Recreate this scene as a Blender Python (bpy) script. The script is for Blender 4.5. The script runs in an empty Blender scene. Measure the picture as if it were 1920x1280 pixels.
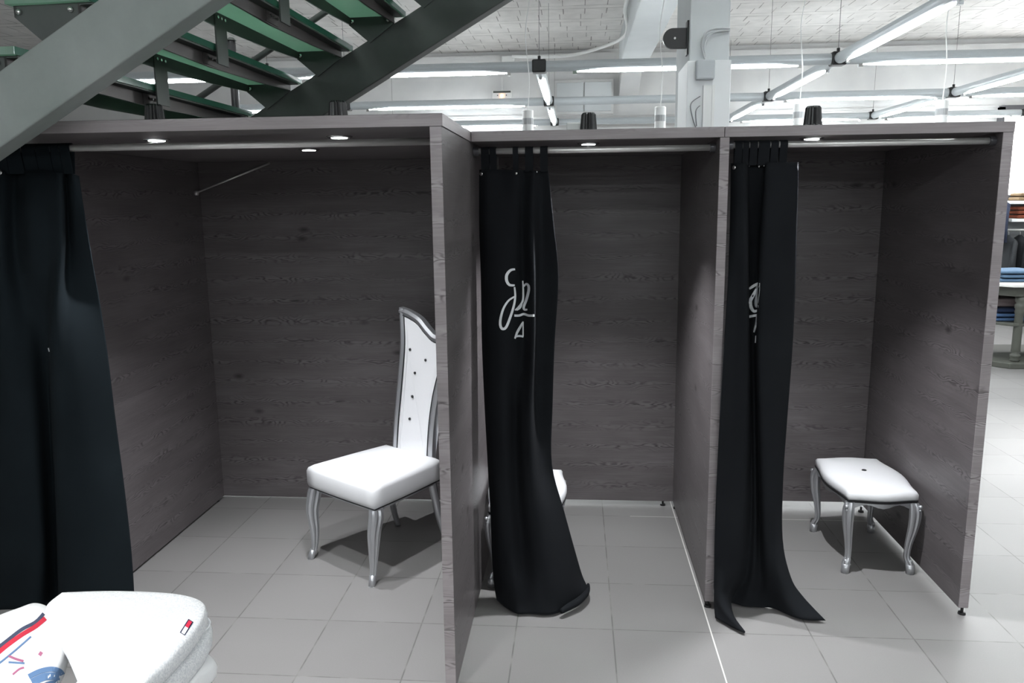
import bpy, bmesh, math, random
from mathutils import Vector, Matrix
from mathutils.bvhtree import BVHTree
random.seed(7)
PI = math.pi
sc = bpy.context.scene
C = sc.collection

# ------------------------------------------------------------------ camera, world, exposure
RX = Vector((0.9967, 0.0807, -0.0117)); UP = Vector((-0.0026, 0.1752, 0.9845)); FW = Vector((-0.0815, 0.9812, -0.1748))
CAM = Vector((1.4465, -3.0181, 1.7463)); F = 1474.82
FW.normalize(); RX = (RX - FW * RX.dot(FW)).normalized(); UP = RX.cross(FW)
cd = bpy.data.cameras.new('camera'); co = bpy.data.objects.new('camera', cd); C.objects.link(co)
M = Matrix((RX, UP, -FW)).transposed().to_4x4(); M.translation = CAM
co.matrix_world = M; cd.sensor_width = 36; cd.lens = F / 1920 * 36; cd.clip_start = .05; cd.clip_end = 100
sc.camera = co
w = bpy.data.worlds.new('world'); sc.world = w; w.use_nodes = True
w.node_tree.nodes['Background'].inputs[0].default_value = (.86, .93, 1, 1)
w.node_tree.nodes['Background'].inputs[1].default_value = .16
sc.view_settings.view_transform = 'Standard'; sc.view_settings.look = 'None'
sc.view_settings.exposure = 1.6; sc.view_settings.gamma = 1
TUBE = 24.0      # emission of the fluorescent tubes
SPOT = 40.0      # watts of a booth downlight

def P(px, py, Y):                      # the point at depth Y seen at this place of the photograph
    d = FW + (px - 960) / F * RX - (py - 640) / F * UP
    return CAM + d * ((Y - CAM.y) / d.y)
def G(px, py, z=.012):                 # the same on a horizontal plane
    d = FW + (px - 960) / F * RX - (py - 640) / F * UP
    return CAM + d * ((z - CAM.z) / d.z)

# ------------------------------------------------------------------ materials
MATS = {}
def mat(name, col, rough=.5, metal=0, **kw):
    if name in MATS: return MATS[name]
    m = bpy.data.materials.new(name); m.use_nodes = True
    b = m.node_tree.nodes['Principled BSDF']
    b.inputs['Base Color'].default_value = (*col, 1); b.inputs['Roughness'].default_value = rough; b.inputs['Metallic'].default_value = metal
    for k, v in kw.items():
        b.inputs[k.replace('_', ' ')].default_value = v
    MATS[name] = m; return m
def nt(m): return m.node_tree.nodes, m.node_tree.links, m.node_tree.nodes['Principled BSDF']
def mth(n, l, op, a, b=None, c=None):
    x = n.new('ShaderNodeMath'); x.operation = op
    for i, v in enumerate((a, b, c)):
        if v is None: continue
        if isinstance(v, (int, float)): x.inputs[i].default_value = v
        else: l.new(v, x.inputs[i])
    return x.outputs[0]
def noise(n, l, vec, scale, detail=3, rough=.5):
    x = n.new('ShaderNodeTexNoise'); x.inputs['Scale'].default_value = scale; x.inputs['Detail'].default_value = detail; x.inputs['Roughness'].default_value = rough
    if vec is not None: l.new(vec, x.inputs['Vector'])
    return x.outputs['Fac']
def ramp(n, l, fac, stops):
    x = n.new('ShaderNodeValToRGB'); e = x.color_ramp.elements
    e[0].position, e[0].color = stops[0][0], (*stops[0][1], 1); e[1].position, e[1].color = stops[-1][0], (*stops[-1][1], 1)
    for p, c in stops[1:-1]:
        k = e.new(p); k.color = (*c, 1)
    l.new(fac, x.inputs[0]); return x.outputs[0]
def mixc(n, l, fac, a, b, mode='MIX'):
    x = n.new('ShaderNodeMix'); x.data_type = 'RGBA'; x.blend_type = mode
    if isinstance(fac, (int, float)): x.inputs[0].default_value = fac
    else: l.new(fac, x.inputs[0])
    for i, v in ((6, a), (7, b)):
        if isinstance(v, tuple): x.inputs[i].default_value = (*v, 1)
        else: l.new(v, x.inputs[i])
    return x.outputs[2]
def bump(n, l, b, h, s=.3, d=.005):
    x = n.new('ShaderNodeBump'); x.inputs['Strength'].default_value = s; x.inputs['Distance'].default_value = d
    l.new(h, x.inputs['Height']); l.new(x.outputs[0], b.inputs['Normal'])
def pos(n):
    g = n.new('ShaderNodeNewGeometry'); return g.outputs['Position']
def comb(n, l, x, y, z):
    c = n.new('ShaderNodeCombineXYZ')
    for i, v in enumerate((x, y, z)):
        if isinstance(v, (int, float)): c.inputs[i].default_value = v
        else: l.new(v, c.inputs[i])
    return c.outputs[0]

def wood_mat(name='dark_ash_laminate', gain=1.0):
    m = mat(name, (.07, .065, .067), .42); n, l, b = nt(m)
    s = n.new('ShaderNodeSeparateXYZ'); l.new(pos(n), s.inputs[0])
    u = mth(n, l, 'ADD', s.outputs[0], mth(n, l, 'MULTIPLY', s.outputs[1], 1.0)); z = s.outputs[2]
    # plank rows about 0.12 m high, every one with its own offset
    row = mth(n, l, 'FLOOR', mth(n, l, 'MULTIPLY', z, 8.3))
    uo = mth(n, l, 'ADD', u, mth(n, l, 'MULTIPLY', row, 3.71))
    warp = noise(n, l, comb(n, l, mth(n, l, 'MULTIPLY', uo, 3.2), 0.0, mth(n, l, 'MULTIPLY', z, 11)), 1.0, 2.5)
    fr = mth(n, l, 'FRACT', mth(n, l, 'MULTIPLY', z, 8.3))
    edge = mth(n, l, 'ABSOLUTE', mth(n, l, 'SUBTRACT', fr, .5))                 # 0 mid plank, .5 at its borders
    cath = mth(n, l, 'POWER', mth(n, l, 'MULTIPLY', edge, 2), 3.0)                # cathedral figure sits at the borders
    rings = mth(n, l, 'SINE', mth(n, l, 'ADD', mth(n, l, 'MULTIPLY', z, 420), mth(n, l, 'MULTIPLY', warp, 105)))
    rings = mth(n, l, 'MULTIPLY', mth(n, l, 'POWER', mth(n, l, 'MULTIPLY_ADD', rings, .5, .5), 2.2), cath)
    fine = noise(n, l, comb(n, l, mth(n, l, 'MULTIPLY', uo, 5), s.outputs[1], mth(n, l, 'MULTIPLY', z, 150)), 1.0, 5, .65)
    patch = noise(n, l, comb(n, l, mth(n, l, 'MULTIPLY', uo, 2.2), 3.0, mth(n, l, 'MULTIPLY', z, 9)), 1.0, 3)
    gate = ramp(n, l, noise(n, l, comb(n, l, mth(n, l, 'MULTIPLY', uo, 2.6), 9.0, mth(n, l, 'MULTIPLY', row, 1.3)), 1.0, 2), [(.38, (.1, .1, .1)), (.56, (1, 1, 1))])
    v = n.new('ShaderNodeTexVoronoi'); l.new(comb(n, l, mth(n, l, 'MULTIPLY', u, 2.6), 0.0, mth(n, l, 'MULTIPLY', z, 5.2)), v.inputs['Vector']); v.inputs['Scale'].default_value = 1.0
    knot = ramp(n, l, v.outputs['Distance'], [(.03, (1, 1, 1)), (.11, (0, 0, 0))])
    base = ramp(n, l, mth(n, l, 'MULTIPLY_ADD', patch, .75, mth(n, l, 'MULTIPLY', fine, .45)),
                [(.38, tuple(gain * x for x in (.082, .073, .075))), (.62, tuple(gain * x for x in (.108, .097, .099))), (.8, tuple(gain * x for x in (.135, .123, .126)))])
    c = mixc(n, l, mth(n, l, 'MULTIPLY', mth(n, l, 'MULTIPLY', rings, gate), .95), base, tuple(gain * x for x in (.030, .026, .027)))
    hl = mth(n, l, 'MULTIPLY', mth(n, l, 'MULTIPLY', mth(n, l, 'SUBTRACT', cath, rings), gate), .40)
    c = mixc(n, l, hl, c, tuple(gain * x for x in (.20, .185, .19)))
    c = mixc(n, l, mth(n, l, 'MULTIPLY', knot, .72), c, (.022, .019, .020))
    l.new(c, b.inputs['Base Color'])
    b.inputs['Specular IOR Level'].default_value = .35
    bump(n, l, b, fine, .12, .002)
    return m
WOOD = wood_mat(gain=1.18)
EDGE = wood_mat('laminate_edge_band', 2.9)

def floor_mat():
    m = mat('grey_floor_tile', (.3, .3, .3), .42); n, l, b = nt(m)
    s = n.new('ShaderNodeSeparateXYZ'); l.new(pos(n), s.inputs[0])
    def line(c, wd):
        f = mth(n, l, 'FRACT', mth(n, l, 'ADD', mth(n, l, 'DIVIDE', c, .4), .5))
        return mth(n, l, 'LESS_THAN', mth(n, l, 'ABSOLUTE', mth(n, l, 'SUBTRACT', f, .5)), wd / .8)
    jx, jy = line(s.outputs[0], .0055), line(s.outputs[1], .0045)
    joint = mth(n, l, 'MAXIMUM', jx, jy)
    sp = noise(n, l, pos(n), 260, 2); cl = noise(n, l, pos(n), 1.4, 3)
    cell = comb(n, l, mth(n, l, 'FLOOR', mth(n, l, 'DIVIDE', s.outputs[0], .4)), mth(n, l, 'FLOOR', mth(n, l, 'DIVIDE', s.outputs[1], .4)), 0.0)
    wn = n.new('ShaderNodeTexWhiteNoise'); l.new(cell, wn.inputs['Vector'])
    t = mth(n, l, 'ADD', mth(n, l, 'MULTIPLY', sp, .35), mth(n, l, 'ADD', mth(n, l, 'MULTIPLY', cl, .4), mth(n, l, 'MULTIPLY', wn.outputs['Value'], .25)))
    base = ramp(n, l, t, [(.25, (.192, .186, .183)), (.75, (.246, .239, .235))])
    # grout: dark, with white grout along one joint and at the back of the booths
    near = mth(n, l, 'LESS_THAN', mth(n, l, 'ABSOLUTE', mth(n, l, 'SUBTRACT', s.outputs[0], 2.0)), .05)
    wj = mth(n, l, 'MULTIPLY', near, jx)
    back = mth(n, l, 'MULTIPLY', mth(n, l, 'MULTIPLY', mth(n, l, 'LESS_THAN', mth(n, l, 'ABSOLUTE', mth(n, l, 'SUBTRACT', s.outputs[1], 1.2)), .05), mth(n, l, 'GREATER_THAN', s.outputs[0], 1.75)), mth(n, l, 'MULTIPLY', jy, mth(n, l, 'LESS_THAN', s.outputs[0], 3.1)))
    wj = mth(n, l, 'MAXIMUM', wj, back)
    gn = noise(n, l, pos(n), 9, 3)
    gcol = ramp(n, l, gn, [(.45, (.085, .08, .078)), (.72, (.24, .235, .225))])
    gc = mixc(n, l, wj, gcol, (.62, .60, .58))
    c = mixc(n, l, mth(n, l, 'MULTIPLY', joint, mth(n, l, 'MAXIMUM', mth(n, l, 'MULTIPLY_ADD', gn, .6, .5), wj)), base, gc)
    l.new(c, b.inputs['Base Color'])
    rr = mth(n, l, 'MULTIPLY_ADD', cl, .2, .36); l.new(rr, b.inputs['Roughness'])
    bump(n, l, b, mth(n, l, 'SUBTRACT', mth(n, l, 'MULTIPLY', sp, .25), joint), .25, .002)
    return m
FLOOR = floor_mat()

def ceil_mat():
    m = mat('white_painted_hollow_blocks', (.6, .6, .58), .9); n, l, b = nt(m)
    s = n.new('ShaderNodeSeparateXYZ'); l.new(pos(n), s.inputs[0])
    row = mth(n, l, 'FLOOR', mth(n, l, 'DIVIDE', s.outputs[1], .62))
    wn = n.new('ShaderNodeTexWhiteNoise'); wn.noise_dimensions = '1D'; l.new(row, wn.inputs['W'])
    fx = mth(n, l, 'FRACT', mth(n, l, 'ADD', mth(n, l, 'DIVIDE', s.outputs[0], .235), wn.outputs['Value']))
    jit = noise(n, l, comb(n, l, mth(n, l, 'MULTIPLY', s.outputs[0], 4), mth(n, l, 'MULTIPLY', s.outputs[1], 1.6), 0.0), 1.0, 2)
    fy = mth(n, l, 'FRACT', mth(n, l, 'DIVIDE', s.outputs[1], .62))
    inrow = mth(n, l, 'GREATER_THAN', mth(n, l, 'ABSOLUTE', mth(n, l, 'SUBTRACT', fy, .5)), .1)   # blocks either side of the joist line
    jx = mth(n, l, 'MULTIPLY', mth(n, l, 'LESS_THAN', fx, mth(n, l, 'MULTIPLY_ADD', jit, .12, -.025)), inrow)
    jy = mth(n, l, 'LESS_THAN', mth(n, l, 'ABSOLUTE', mth(n, l, 'SUBTRACT', mth(n, l, 'ABSOLUTE', mth(n, l, 'SUBTRACT', fy, .5)), .11)), mth(n, l, 'MULTIPLY_ADD', jit, .03, -.009))
    j = mth(n, l, 'MAXIMUM', jx, jy)
    nz = noise(n, l, pos(n), 6, 4)
    base = ramp(n, l, nz, [(.3, (.66, .65, .63)), (.7, (.78, .765, .745))])
    l.new(mixc(n, l, mth(n, l, 'MULTIPLY', j, .8), base, (.22, .21, .20)), b.inputs['Base Color'])
    bump(n, l, b, mth(n, l, 'SUBTRACT', mth(n, l, 'MULTIPLY', nz, .5), j), .6, .01)
    return m
CEIL = ceil_mat()
def plaster(name, a, bcol, sc_=3):
    m = mat(name, a, .85); n, l, b = nt(m); nz = noise(n, l, pos(n), sc_, 5)
    l.new(ramp(n, l, nz, [(.3, a), (.7, bcol)]), b.inputs['Base Color']); bump(n, l, b, noise(n, l, pos(n), 40, 3), .1, .003); return m
WALL = plaster('white_painted_wall', (.62, .62, .62), (.70, .70, .69))
COLP = plaster('pale_grey_column_paint', (.56, .59, .60), (.64, .67, .68), 2)
def cloth(name, col, col2=None, scale=900, rough=.95, sheen=.0):
    m = mat(name, col, rough); n, l, b = nt(m)
    tc = n.new('ShaderNodeTexCoord')
    f = noise(n, l, tc.outputs['Object'], scale, 2); g = noise(n, l, tc.outputs['Object'], 5, 4)
    c2 = col2 or tuple(min(1, x * 1.35 + .002) for x in col)
    l.new(ramp(n, l, mth(n, l, 'MULTIPLY_ADD', f, .5, mth(n, l, 'MULTIPLY', g, .5)), [(.35, col), (.65, c2)]), b.inputs['Base Color'])
    b.inputs['Specular IOR Level'].default_value = .15
    bump(n, l, b, f, .2, .001); return m
CURT = cloth('black_curtain_cotton', (.0085, .0095, .0115), (.013, .0145, .017))
CURTB = cloth('blue_black_curtain_cotton', (.0085, .0125, .0155), (.012, .0175, .0215))
STEEL = mat('brushed_steel', (.80, .79, .77), .38, .7)
CHROME = mat('chrome', (.8, .8, .8), .12, 1)
BLKP = mat('black_plastic', (.012, .012, .013), .35)
WHITEP = mat('white_plastic', (.78, .79, .78), .45)
PRINT = mat('white_print', (.90, .92, .94), .6)
def paint_steel(name, a, b2, rough):
    m = mat(name, a, rough); n, l, b = nt(m)
    tc = n.new('ShaderNodeTexCoord'); g = noise(n, l, tc.outputs['Object'], 3.5, 5, .6)
    l.new(ramp(n, l, g, [(.32, a), (.68, b2)]), b.inputs['Base Color']); b.inputs['Metallic'].default_value = .25
    return m
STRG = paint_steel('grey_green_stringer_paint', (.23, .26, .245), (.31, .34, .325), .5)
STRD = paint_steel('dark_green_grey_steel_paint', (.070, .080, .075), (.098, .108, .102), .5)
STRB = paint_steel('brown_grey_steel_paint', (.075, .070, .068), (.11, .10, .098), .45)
def glass_mat():
    m = mat('green_stair_glass', (.28, .42, .345), .25)
    n, l, b = nt(m); out = n['Material Output']
    t = n.new('ShaderNodeBsdfTranslucent'); t.inputs[0].default_value = (.40, .58, .47, 1)
    x = n.new('ShaderNodeMixShader'); x.inputs[0].default_value = .6
    l.new(b.outputs[0], x.inputs[1]); l.new(t.outputs[0], x.inputs[2]); l.new(x.outputs[0], out.inputs[0]); return m
GLASS = glass_mat()
GLEDGE = mat('green_glass_edge', (.035, .16, .105), .15, Specular_IOR_Level=.8)
SILVER = mat('silver_leaf_paint', (.50, .51, .53), .34, .75)
def leather():
    m = mat('white_leatherette', (.76, .765, .78), .5); n, l, b = nt(m)
    tc = n.new('ShaderNodeTexCoord'); v = n.new('ShaderNodeTexVoronoi'); v.inputs['Scale'].default_value = 260; l.new(tc.outputs['Object'], v.inputs['Vector'])
    bump(n, l, b, v.outputs['Distance'], .18, .001); return m
LEATH = leather()
PIPING = mat('black_piping', (.01, .01, .012), .6)
def emis(name, col, s):
    m = mat(name, col, .5); b = m.node_tree.nodes['Principled BSDF']
    b.inputs['Emission Color'].default_value = (*col, 1); b.inputs['Emission Strength'].default_value = s; return m
TUBEM = emis('fluorescent_tube_light', (.93, .98, 1.0), TUBE)
LENSM = emis('downlight_lens', (.95, .97, 1.0), 14)
LEDM = emis('orange_indicator_light', (1.0, .42, .12), 3)
GLOWM = emis('glowing_white_panel', (1, 1, 1), 5.0)

# ------------------------------------------------------------------ mesh helpers
def tag(o, label=None, cat=None, group=None, kind=None):
    if label: o['label'] = label
    if cat: o['category'] = cat
    if group: o['group'] = group
    if kind: o['kind'] = kind
    return o
def empty(name, loc=(0, 0, 0), rz=0, label=None, cat=None, group=None):
    o = bpy.data.objects.new(name, None); C.objects.link(o); o.location = loc; o.rotation_euler = (0, 0, rz); o.empty_display_size = .1
    return tag(o, label, cat, group)
def put(name, bm, m, parent=None, world=False, smooth=False, bev=0, sub=0, solid=0, seg=2):
    me = bpy.data.meshes.new(name); bmesh.ops.recalc_face_normals(bm, faces=bm.faces); bm.to_mesh(me); bm.free()
    o = bpy.data.objects.new(name, me); C.objects.link(o)
    for k in (m if isinstance(m, (list, tuple)) else [m]): me.materials.append(k)
    if smooth:
        for p in me.polygons: p.use_smooth = True
    if parent is not None:
        o.parent = parent
        if world:
            q = parent; T = Matrix.Identity(4)
            while q is not None:
                T = Matrix.LocRotScale(q.location, q.rotation_euler, q.scale) @ T if q.matrix_parent_inverse == Matrix.Identity(4) else Matrix.LocRotScale(q.location, q.rotation_euler, q.scale) @ T if False else (q.matrix_parent_inverse @ Matrix.LocRotScale(q.location, q.rotation_euler, q.scale)) @ T
                q = q.parent
            o.matrix_parent_inverse = T.inverted()
    if solid:
        s = o.modifiers.new('t', 'SOLIDIFY'); s.thickness = solid; s.offset = 0
    if bev:
        s = o.modifiers.new('b', 'BEVEL'); s.width = bev; s.segments = seg; s.limit_method = 'ANGLE'; s.angle_limit = .6
    if sub:
        s = o.modifiers.new('s', 'SUBSURF'); s.levels = sub; s.render_levels = sub
    return o
def box(bm, x0, x1, y0, y1, z0, z1, mi=0, M4=None):
    vs = [bm.verts.new((x, y, z)) for x in (x0, x1) for y in (y0, y1) for z in (z0, z1)]
    if M4 is not None:
        for v in vs: v.co = M4 @ v.co
    for f in ((0, 1, 3, 2), (4, 6, 7, 5), (0, 4, 5, 1), (2, 3, 7, 6), (0, 2, 6, 4), (1, 5, 7, 3)):
        q = bm.faces.new([vs[i] for i in f]); q.material_index = mi
    return bm
def B(*a, **k): return box(bmesh.new(), *a, **k)
def frame_at(d):
    d = d.normalized(); a = Vector((0, 0, 1)) if abs(d.z) < .9 else Vector((1, 0, 0))
    x = d.cross(a).normalized(); return x, x.cross(d).normalized()
def tube(bm, pts, r, n=12, caps=True, mi=0, flat=1.0):
    pts = [Vector(p) for p in pts]; rs = r if isinstance(r, (list, tuple)) else [r] * len(pts); rings = []
    px = None
    for i, p in enumerate(pts):
        d = (pts[min(i + 1, len(pts) - 1)] - pts[max(i - 1, 0)])
        x, y = frame_at(d)
        if px is not None and True:
            x = (px - d.normalized() * px.dot(d.normalized())).normalized(); y = d.normalized().cross(x) * -1
        px = x
        rings.append([bm.verts.new(p + rs[i] * (math.cos(2 * PI * k / n) * x + flat * math.sin(2 * PI * k / n) * y)) for k in range(n)])
    for a, b in zip(rings, rings[1:]):
        for k in range(n):
            f = bm.faces.new((a[k], a[(k + 1) % n], b[(k + 1) % n], b[k])); f.material_index = mi
    if caps:
        bm.faces.new(rings[0]).material_index = mi; bm.faces.new(rings[-1]).material_index = mi
    return bm
def lathe(bm, prof, c=(0, 0, 0), n=24, mi=0, fins=0, amp=0):
    rings = []
    for r, z in prof:
        rings.append([bm.verts.new((c[0] + rr * math.cos(2 * PI * k / n), c[1] + rr * math.sin(2 * PI * k / n), c[2] + z)) for k in range(n)
                      for rr in [max(r, .0004) * (1 - (amp if fins and (k % 2) else 0))]])
    for a, b in zip(rings, rings[1:]):
        for k in range(n):
            f = bm.faces.new((a[k], a[(k + 1) % n], b[(k + 1) % n], b[k])); f.material_index = mi
    bm.faces.new(rings[0]).material_index = mi; bm.faces.new(rings[-1]).material_index = mi
    return bm
def prism(bm, poly, axis, a0, a1, M4=None, mi=0):
    def v(p, a):
        c = {'x': (a, p[0], p[1]), 'y': (p[0], a, p[1]), 'z': (p[0], p[1], a)}[axis]
        c = Vector(c); return bm.verts.new(M4 @ c if M4 is not None else c)
    A = [v(p, a0) for p in poly]; Bv = [v(p, a1) for p in poly]
    bm.faces.new(A).material_index = mi; bm.faces.new(Bv[::-1]).material_index = mi
    for i in range(len(poly)):
        j = (i + 1) % len(poly); bm.faces.new((A[i], Bv[i], Bv[j], A[j])).material_index = mi
    return bm
def cr(p, n=6):                                  # Catmull-Rom through a list of tuples
    p = [tuple(x) for x in p]; o = []
    for i in range(len(p) - 1):
        a, b, c, d = p[max(i - 1, 0)], p[i], p[i + 1], p[min(i + 2, len(p) - 1)]
        for k in range(n):
            t = k / n; o.append(tuple(.5 * (2 * B_ + (C_ - A_) * t + (2 * A_ - 5 * B_ + 4 * C_ - D_) * t * t + (3 * B_ - A_ - 3 * C_ + D_) * t ** 3) for A_, B_, C_, D_ in zip(a, b, c, d)))
    o.append(p[-1]); return o
def struct(name, bm, m, **k): return tag(put(name, bm, m, **k), kind='structure')

# ------------------------------------------------------------------ the setting
struct('floor', B(-9, 12, -13, 12, -.1, 0), FLOOR)
ce = B(-9, 12, -13, 12, 3.78, 3.9)
struct('ceiling', ce, CEIL)
bm = B(-9, 12, 8.3, 8.5, 0, 3.78); box(bm, -9, 1.95, 8.2, 8.3, 3.62, 3.72); box(bm, 2.35, 12, 8.2, 8.3, 3.60, 3.70); box(bm, -9, 12, 8.27, 8.3, 2.9, 2.93)
box(bm, -9, 12, 8.26, 8.3, 2.36, 2.40)
struct('wall_back', bm, WALL)
struct('wall_front', B(-9, 12, -13.2, -13, 0, 3.78), WALL)
struct('wall_left', B(-9.2, -9, -13, 12, 0, 3.78), WALL)
struct('wall_right', B(12, 12.2, -13, 12, 0, 3.78), WALL)
bm = B(1.98, 2.32, 1.62, 7.6, 3.42, 3.78); struct('trim_1', bm, COLP, bev=.01)
bm = bmesh.new(); prism(bm, [(7.6, 3.42), (8.3, 3.1), (8.3, 3.35), (7.6, 3.62)], 'x', 2.02, 2.28); struct('trim_2', bm, WALL)
# glowing white panel in a grey frame at the far right
glow_panel = empty('bright_panel_1', (8.2, 8.26, 1.85)); tag(glow_panel, kind='structure')
put('glowing_face', B(7.08, 10.6, 8.255, 8.262, 1.78, 2.86), GLOWM, glow_panel, world=True)
bm = B(7.02, 7.07, 8.2, 8.3, 1.7, 2.9); box(bm, 7.02, 10.65, 8.2, 8.3, 2.86, 2.92); box(bm, 7.02, 10.65, 8.2, 8.3, 1.70, 1.76); box(bm, 10.6, 10.65, 8.2, 8.3, 1.7, 2.9)
put('panel_frame', bm, mat('grey_panel_frame', (.12, .12, .13), .5), glow_panel, world=True)

# column with its fittings
col = empty('column', (2.17, 1.6, 0), label='pale grey square column rising behind the fitting booths', cat='column')
put('shaft', B(2.065, 2.28, 1.6, 2.2, 0, 3.42), COLP, col, world=True, bev=.006)
put('lower_casing', B(2.055, 2.292, 1.588, 2.0, 0, 2.50), mat('white_casing_paint', (.80, .82, .83), .6), col, world=True, bev=.004)
jb = empty('junction_box', tuple(P(1322, 130, 1.58)), label='square grey junction box mounted on the column front', cat='junction box')
c = P(1322, 131, 1.57)
put('box_cover', B(c.x - .05, c.x + .05, 1.545, 1.588, c.z - .052, c.z + .052), mat('grey_box_plastic', (.50, .53, .55), .5), jb, world=True, bev=.008)
bm = bmesh.new(); tube(bm, cr([(c.x, 1.57, c.z + .05), (c.x - .022, 1.57, c.z + .13), (c.x - .005, 1.57, c.z + .19), (c.x + .045, 1.575, c.z + .215), (c.x + .13, 1.585, c.z + .215)], 8), .0055, 8)
tube(bm, cr([(c.x + .004, 1.57, c.z + .05), (c.x - .008, 1.57, c.z + .12), (c.x + .012, 1.57, c.z + .175), (c.x + .055, 1.575, c.z + .198), (c.x + .13, 1.585, c.z + .205)], 8), .0045, 8)
put('cable', bm, mat('light_grey_cable', (.52, .54, .55), .5), jb, world=True, smooth=True)
c = P(1322, 195, 1.57)
tr = B(c.x - .012, c.x + .05, 1.56, 1.588, 2.0, P(1322, 160, 1.57).z); box(tr, c.x + .035, c.x + .037, 1.556, 1.56, 2.0, P(1322, 160, 1.57).z)
tag(put('cable_trunking', tr, WHITEP), 'white vertical cable trunking on the column below the junction box', 'trunking')
c = P(1255, 68, 1.6)
wb = empty('wall_speaker_bracket', (2.065, 1.65, c.z), label='black half-round bracket fixed to the left side of the column', cat='bracket')
poly = [(2.062, c.z + .055)] + [(2.0 + .055 * math.cos(a) - .02, c.z + .055 * math.sin(a)) for a in [PI / 2 + PI * k / 14 for k in range(15)]] + [(2.062, c.z - .055)]
bm = bmesh.new(); prism(bm, poly, 'y', 1.66, 1.685); put('half_round_plate', bm, BLKP, wb, world=True, bev=.002)
put('mounting_plate', B(2.055, 2.065, 1.64, 1.71, c.z - .09, c.z + .09), BLKP, wb, world=True)
bm = bmesh.new(); tube(bm, [(1.99, 1.652, c.z), (1.99, 1.662, c.z)], .006, 10); put('bolt', bm, STEEL, wb, world=True)
c = P(1302, 205, 1.57)
bm = bmesh.new(); tube(bm, cr([(c.x + .03, 1.575, c.z + .07), (c.x - .02, 1.57, c.z + .03), (c.x - .01, 1.57, c.z - .04), (c.x + .012, 1.575, c.z - .1)], 5), .007, 6, flat=.4)
tube(bm, cr([(c.x + .03, 1.575, c.z + .02), (c.x + .008, 1.57, c.z - .01), (c.x + .015, 1.575, c.z - .09)], 5), .006, 6, flat=.4)
tag(put('spring_clip', bm, mat('dull_metal_clip', (.25, .26, .27), .4, .8), smooth=True), 'bent metal spring clip hanging on the column beside the trunking', 'clip')

# loose cables near the ceiling
bm = bmesh.new(); tube(bm, cr([P(960, 106, 7.5), P(1060, 105, 7.4), P(1130, 88, 7), P(1168, 70, 6.4), P(1176, 50, 6), P(1172, 20, 5.6), P(1180, -20, 5)], 8), .02, 8)
tag(put('ceiling_cable', bm, WHITEP, smooth=True), 'thick white cable looping under the ceiling left of the beam', 'cable')
# cupboard doors, emergency light on the back wall
cup = empty('wall_cabinet', (1.45, 8.2, 2.4), label='white two-door wall cabinet high on the back wall behind the lamps', cat='cabinet')
x0, x1 = P(1040, 160, 8.2).x, P(1150, 160, 8.2).x; zt, zb = P(1090, 150, 8.2).z, P(1090, 215, 8.2).z
put('cabinet_frame', B(x0, x1, 8.16, 8.3, zb, zt), WALL, cup, world=True, bev=.005)
xm = (x0 + x1) / 2
for a, b_ in ((x0 + .03, xm - .008), (xm + .008, x1 - .03)):
    d = put('door', B(a, b_, 8.12, 8.16, zb + .04, zt - .04), COLP, cup, world=True, bev=.004)
    hx = xm + (.08 if a > xm else -.08)
    put('handle', B(hx - .02, hx + .02, 8.125, 8.14, zb + .12, zb + .15), STEEL, d, world=True)
e = P(942, 180, 8.2)
el = empty('emergency_light', tuple(e), label='small white emergency light with orange indicator on the back wall', cat='emergency light')
put('casing', B(e.x - .14, e.x + .14, 8.14, 8.22, e.z - .05, e.z + .07), WHITEP, el, world=True, bev=.01)
put('diffuser', B(e.x - .12, e.x + .12, 8.135, 8.15, e.z + .035, e.z + .06), mat('dark_slot', (.06, .07, .06), .4), el, world=True)
bm = bmesh.new(); tube(bm, [(e.x, 8.145, e.z - .005), (e.x, 8.125, e.z - .005)], .022, 14); put('indicator_lamp', bm, LEDM, el, world=True)
for s in (-1, 1):
    bm = bmesh.new(); tube(bm, [(e.x + s * .06, 8.145, e.z + .002), (e.x + s * .06, 8.132, e.z + .002)], .008, 8); put('button', bm, BLKP, el, world=True)
bm = B(e.x - .012, e.x + .012, 8.17, 8.2, e.z + .07, 3.55); tag(put('conduit', bm, WALL), 'thin white conduit rising from the emergency light to the junction', 'conduit')
bx = P(953, 112, 8.15); tag(put('junction_box', B(bx.x - .09, bx.x + .09, 8.12, 8.2, bx.z - .07, bx.z + .05), WHITEP, bev=.01), 'small white junction box high on the back wall above the emergency light', 'junction box')

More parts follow.
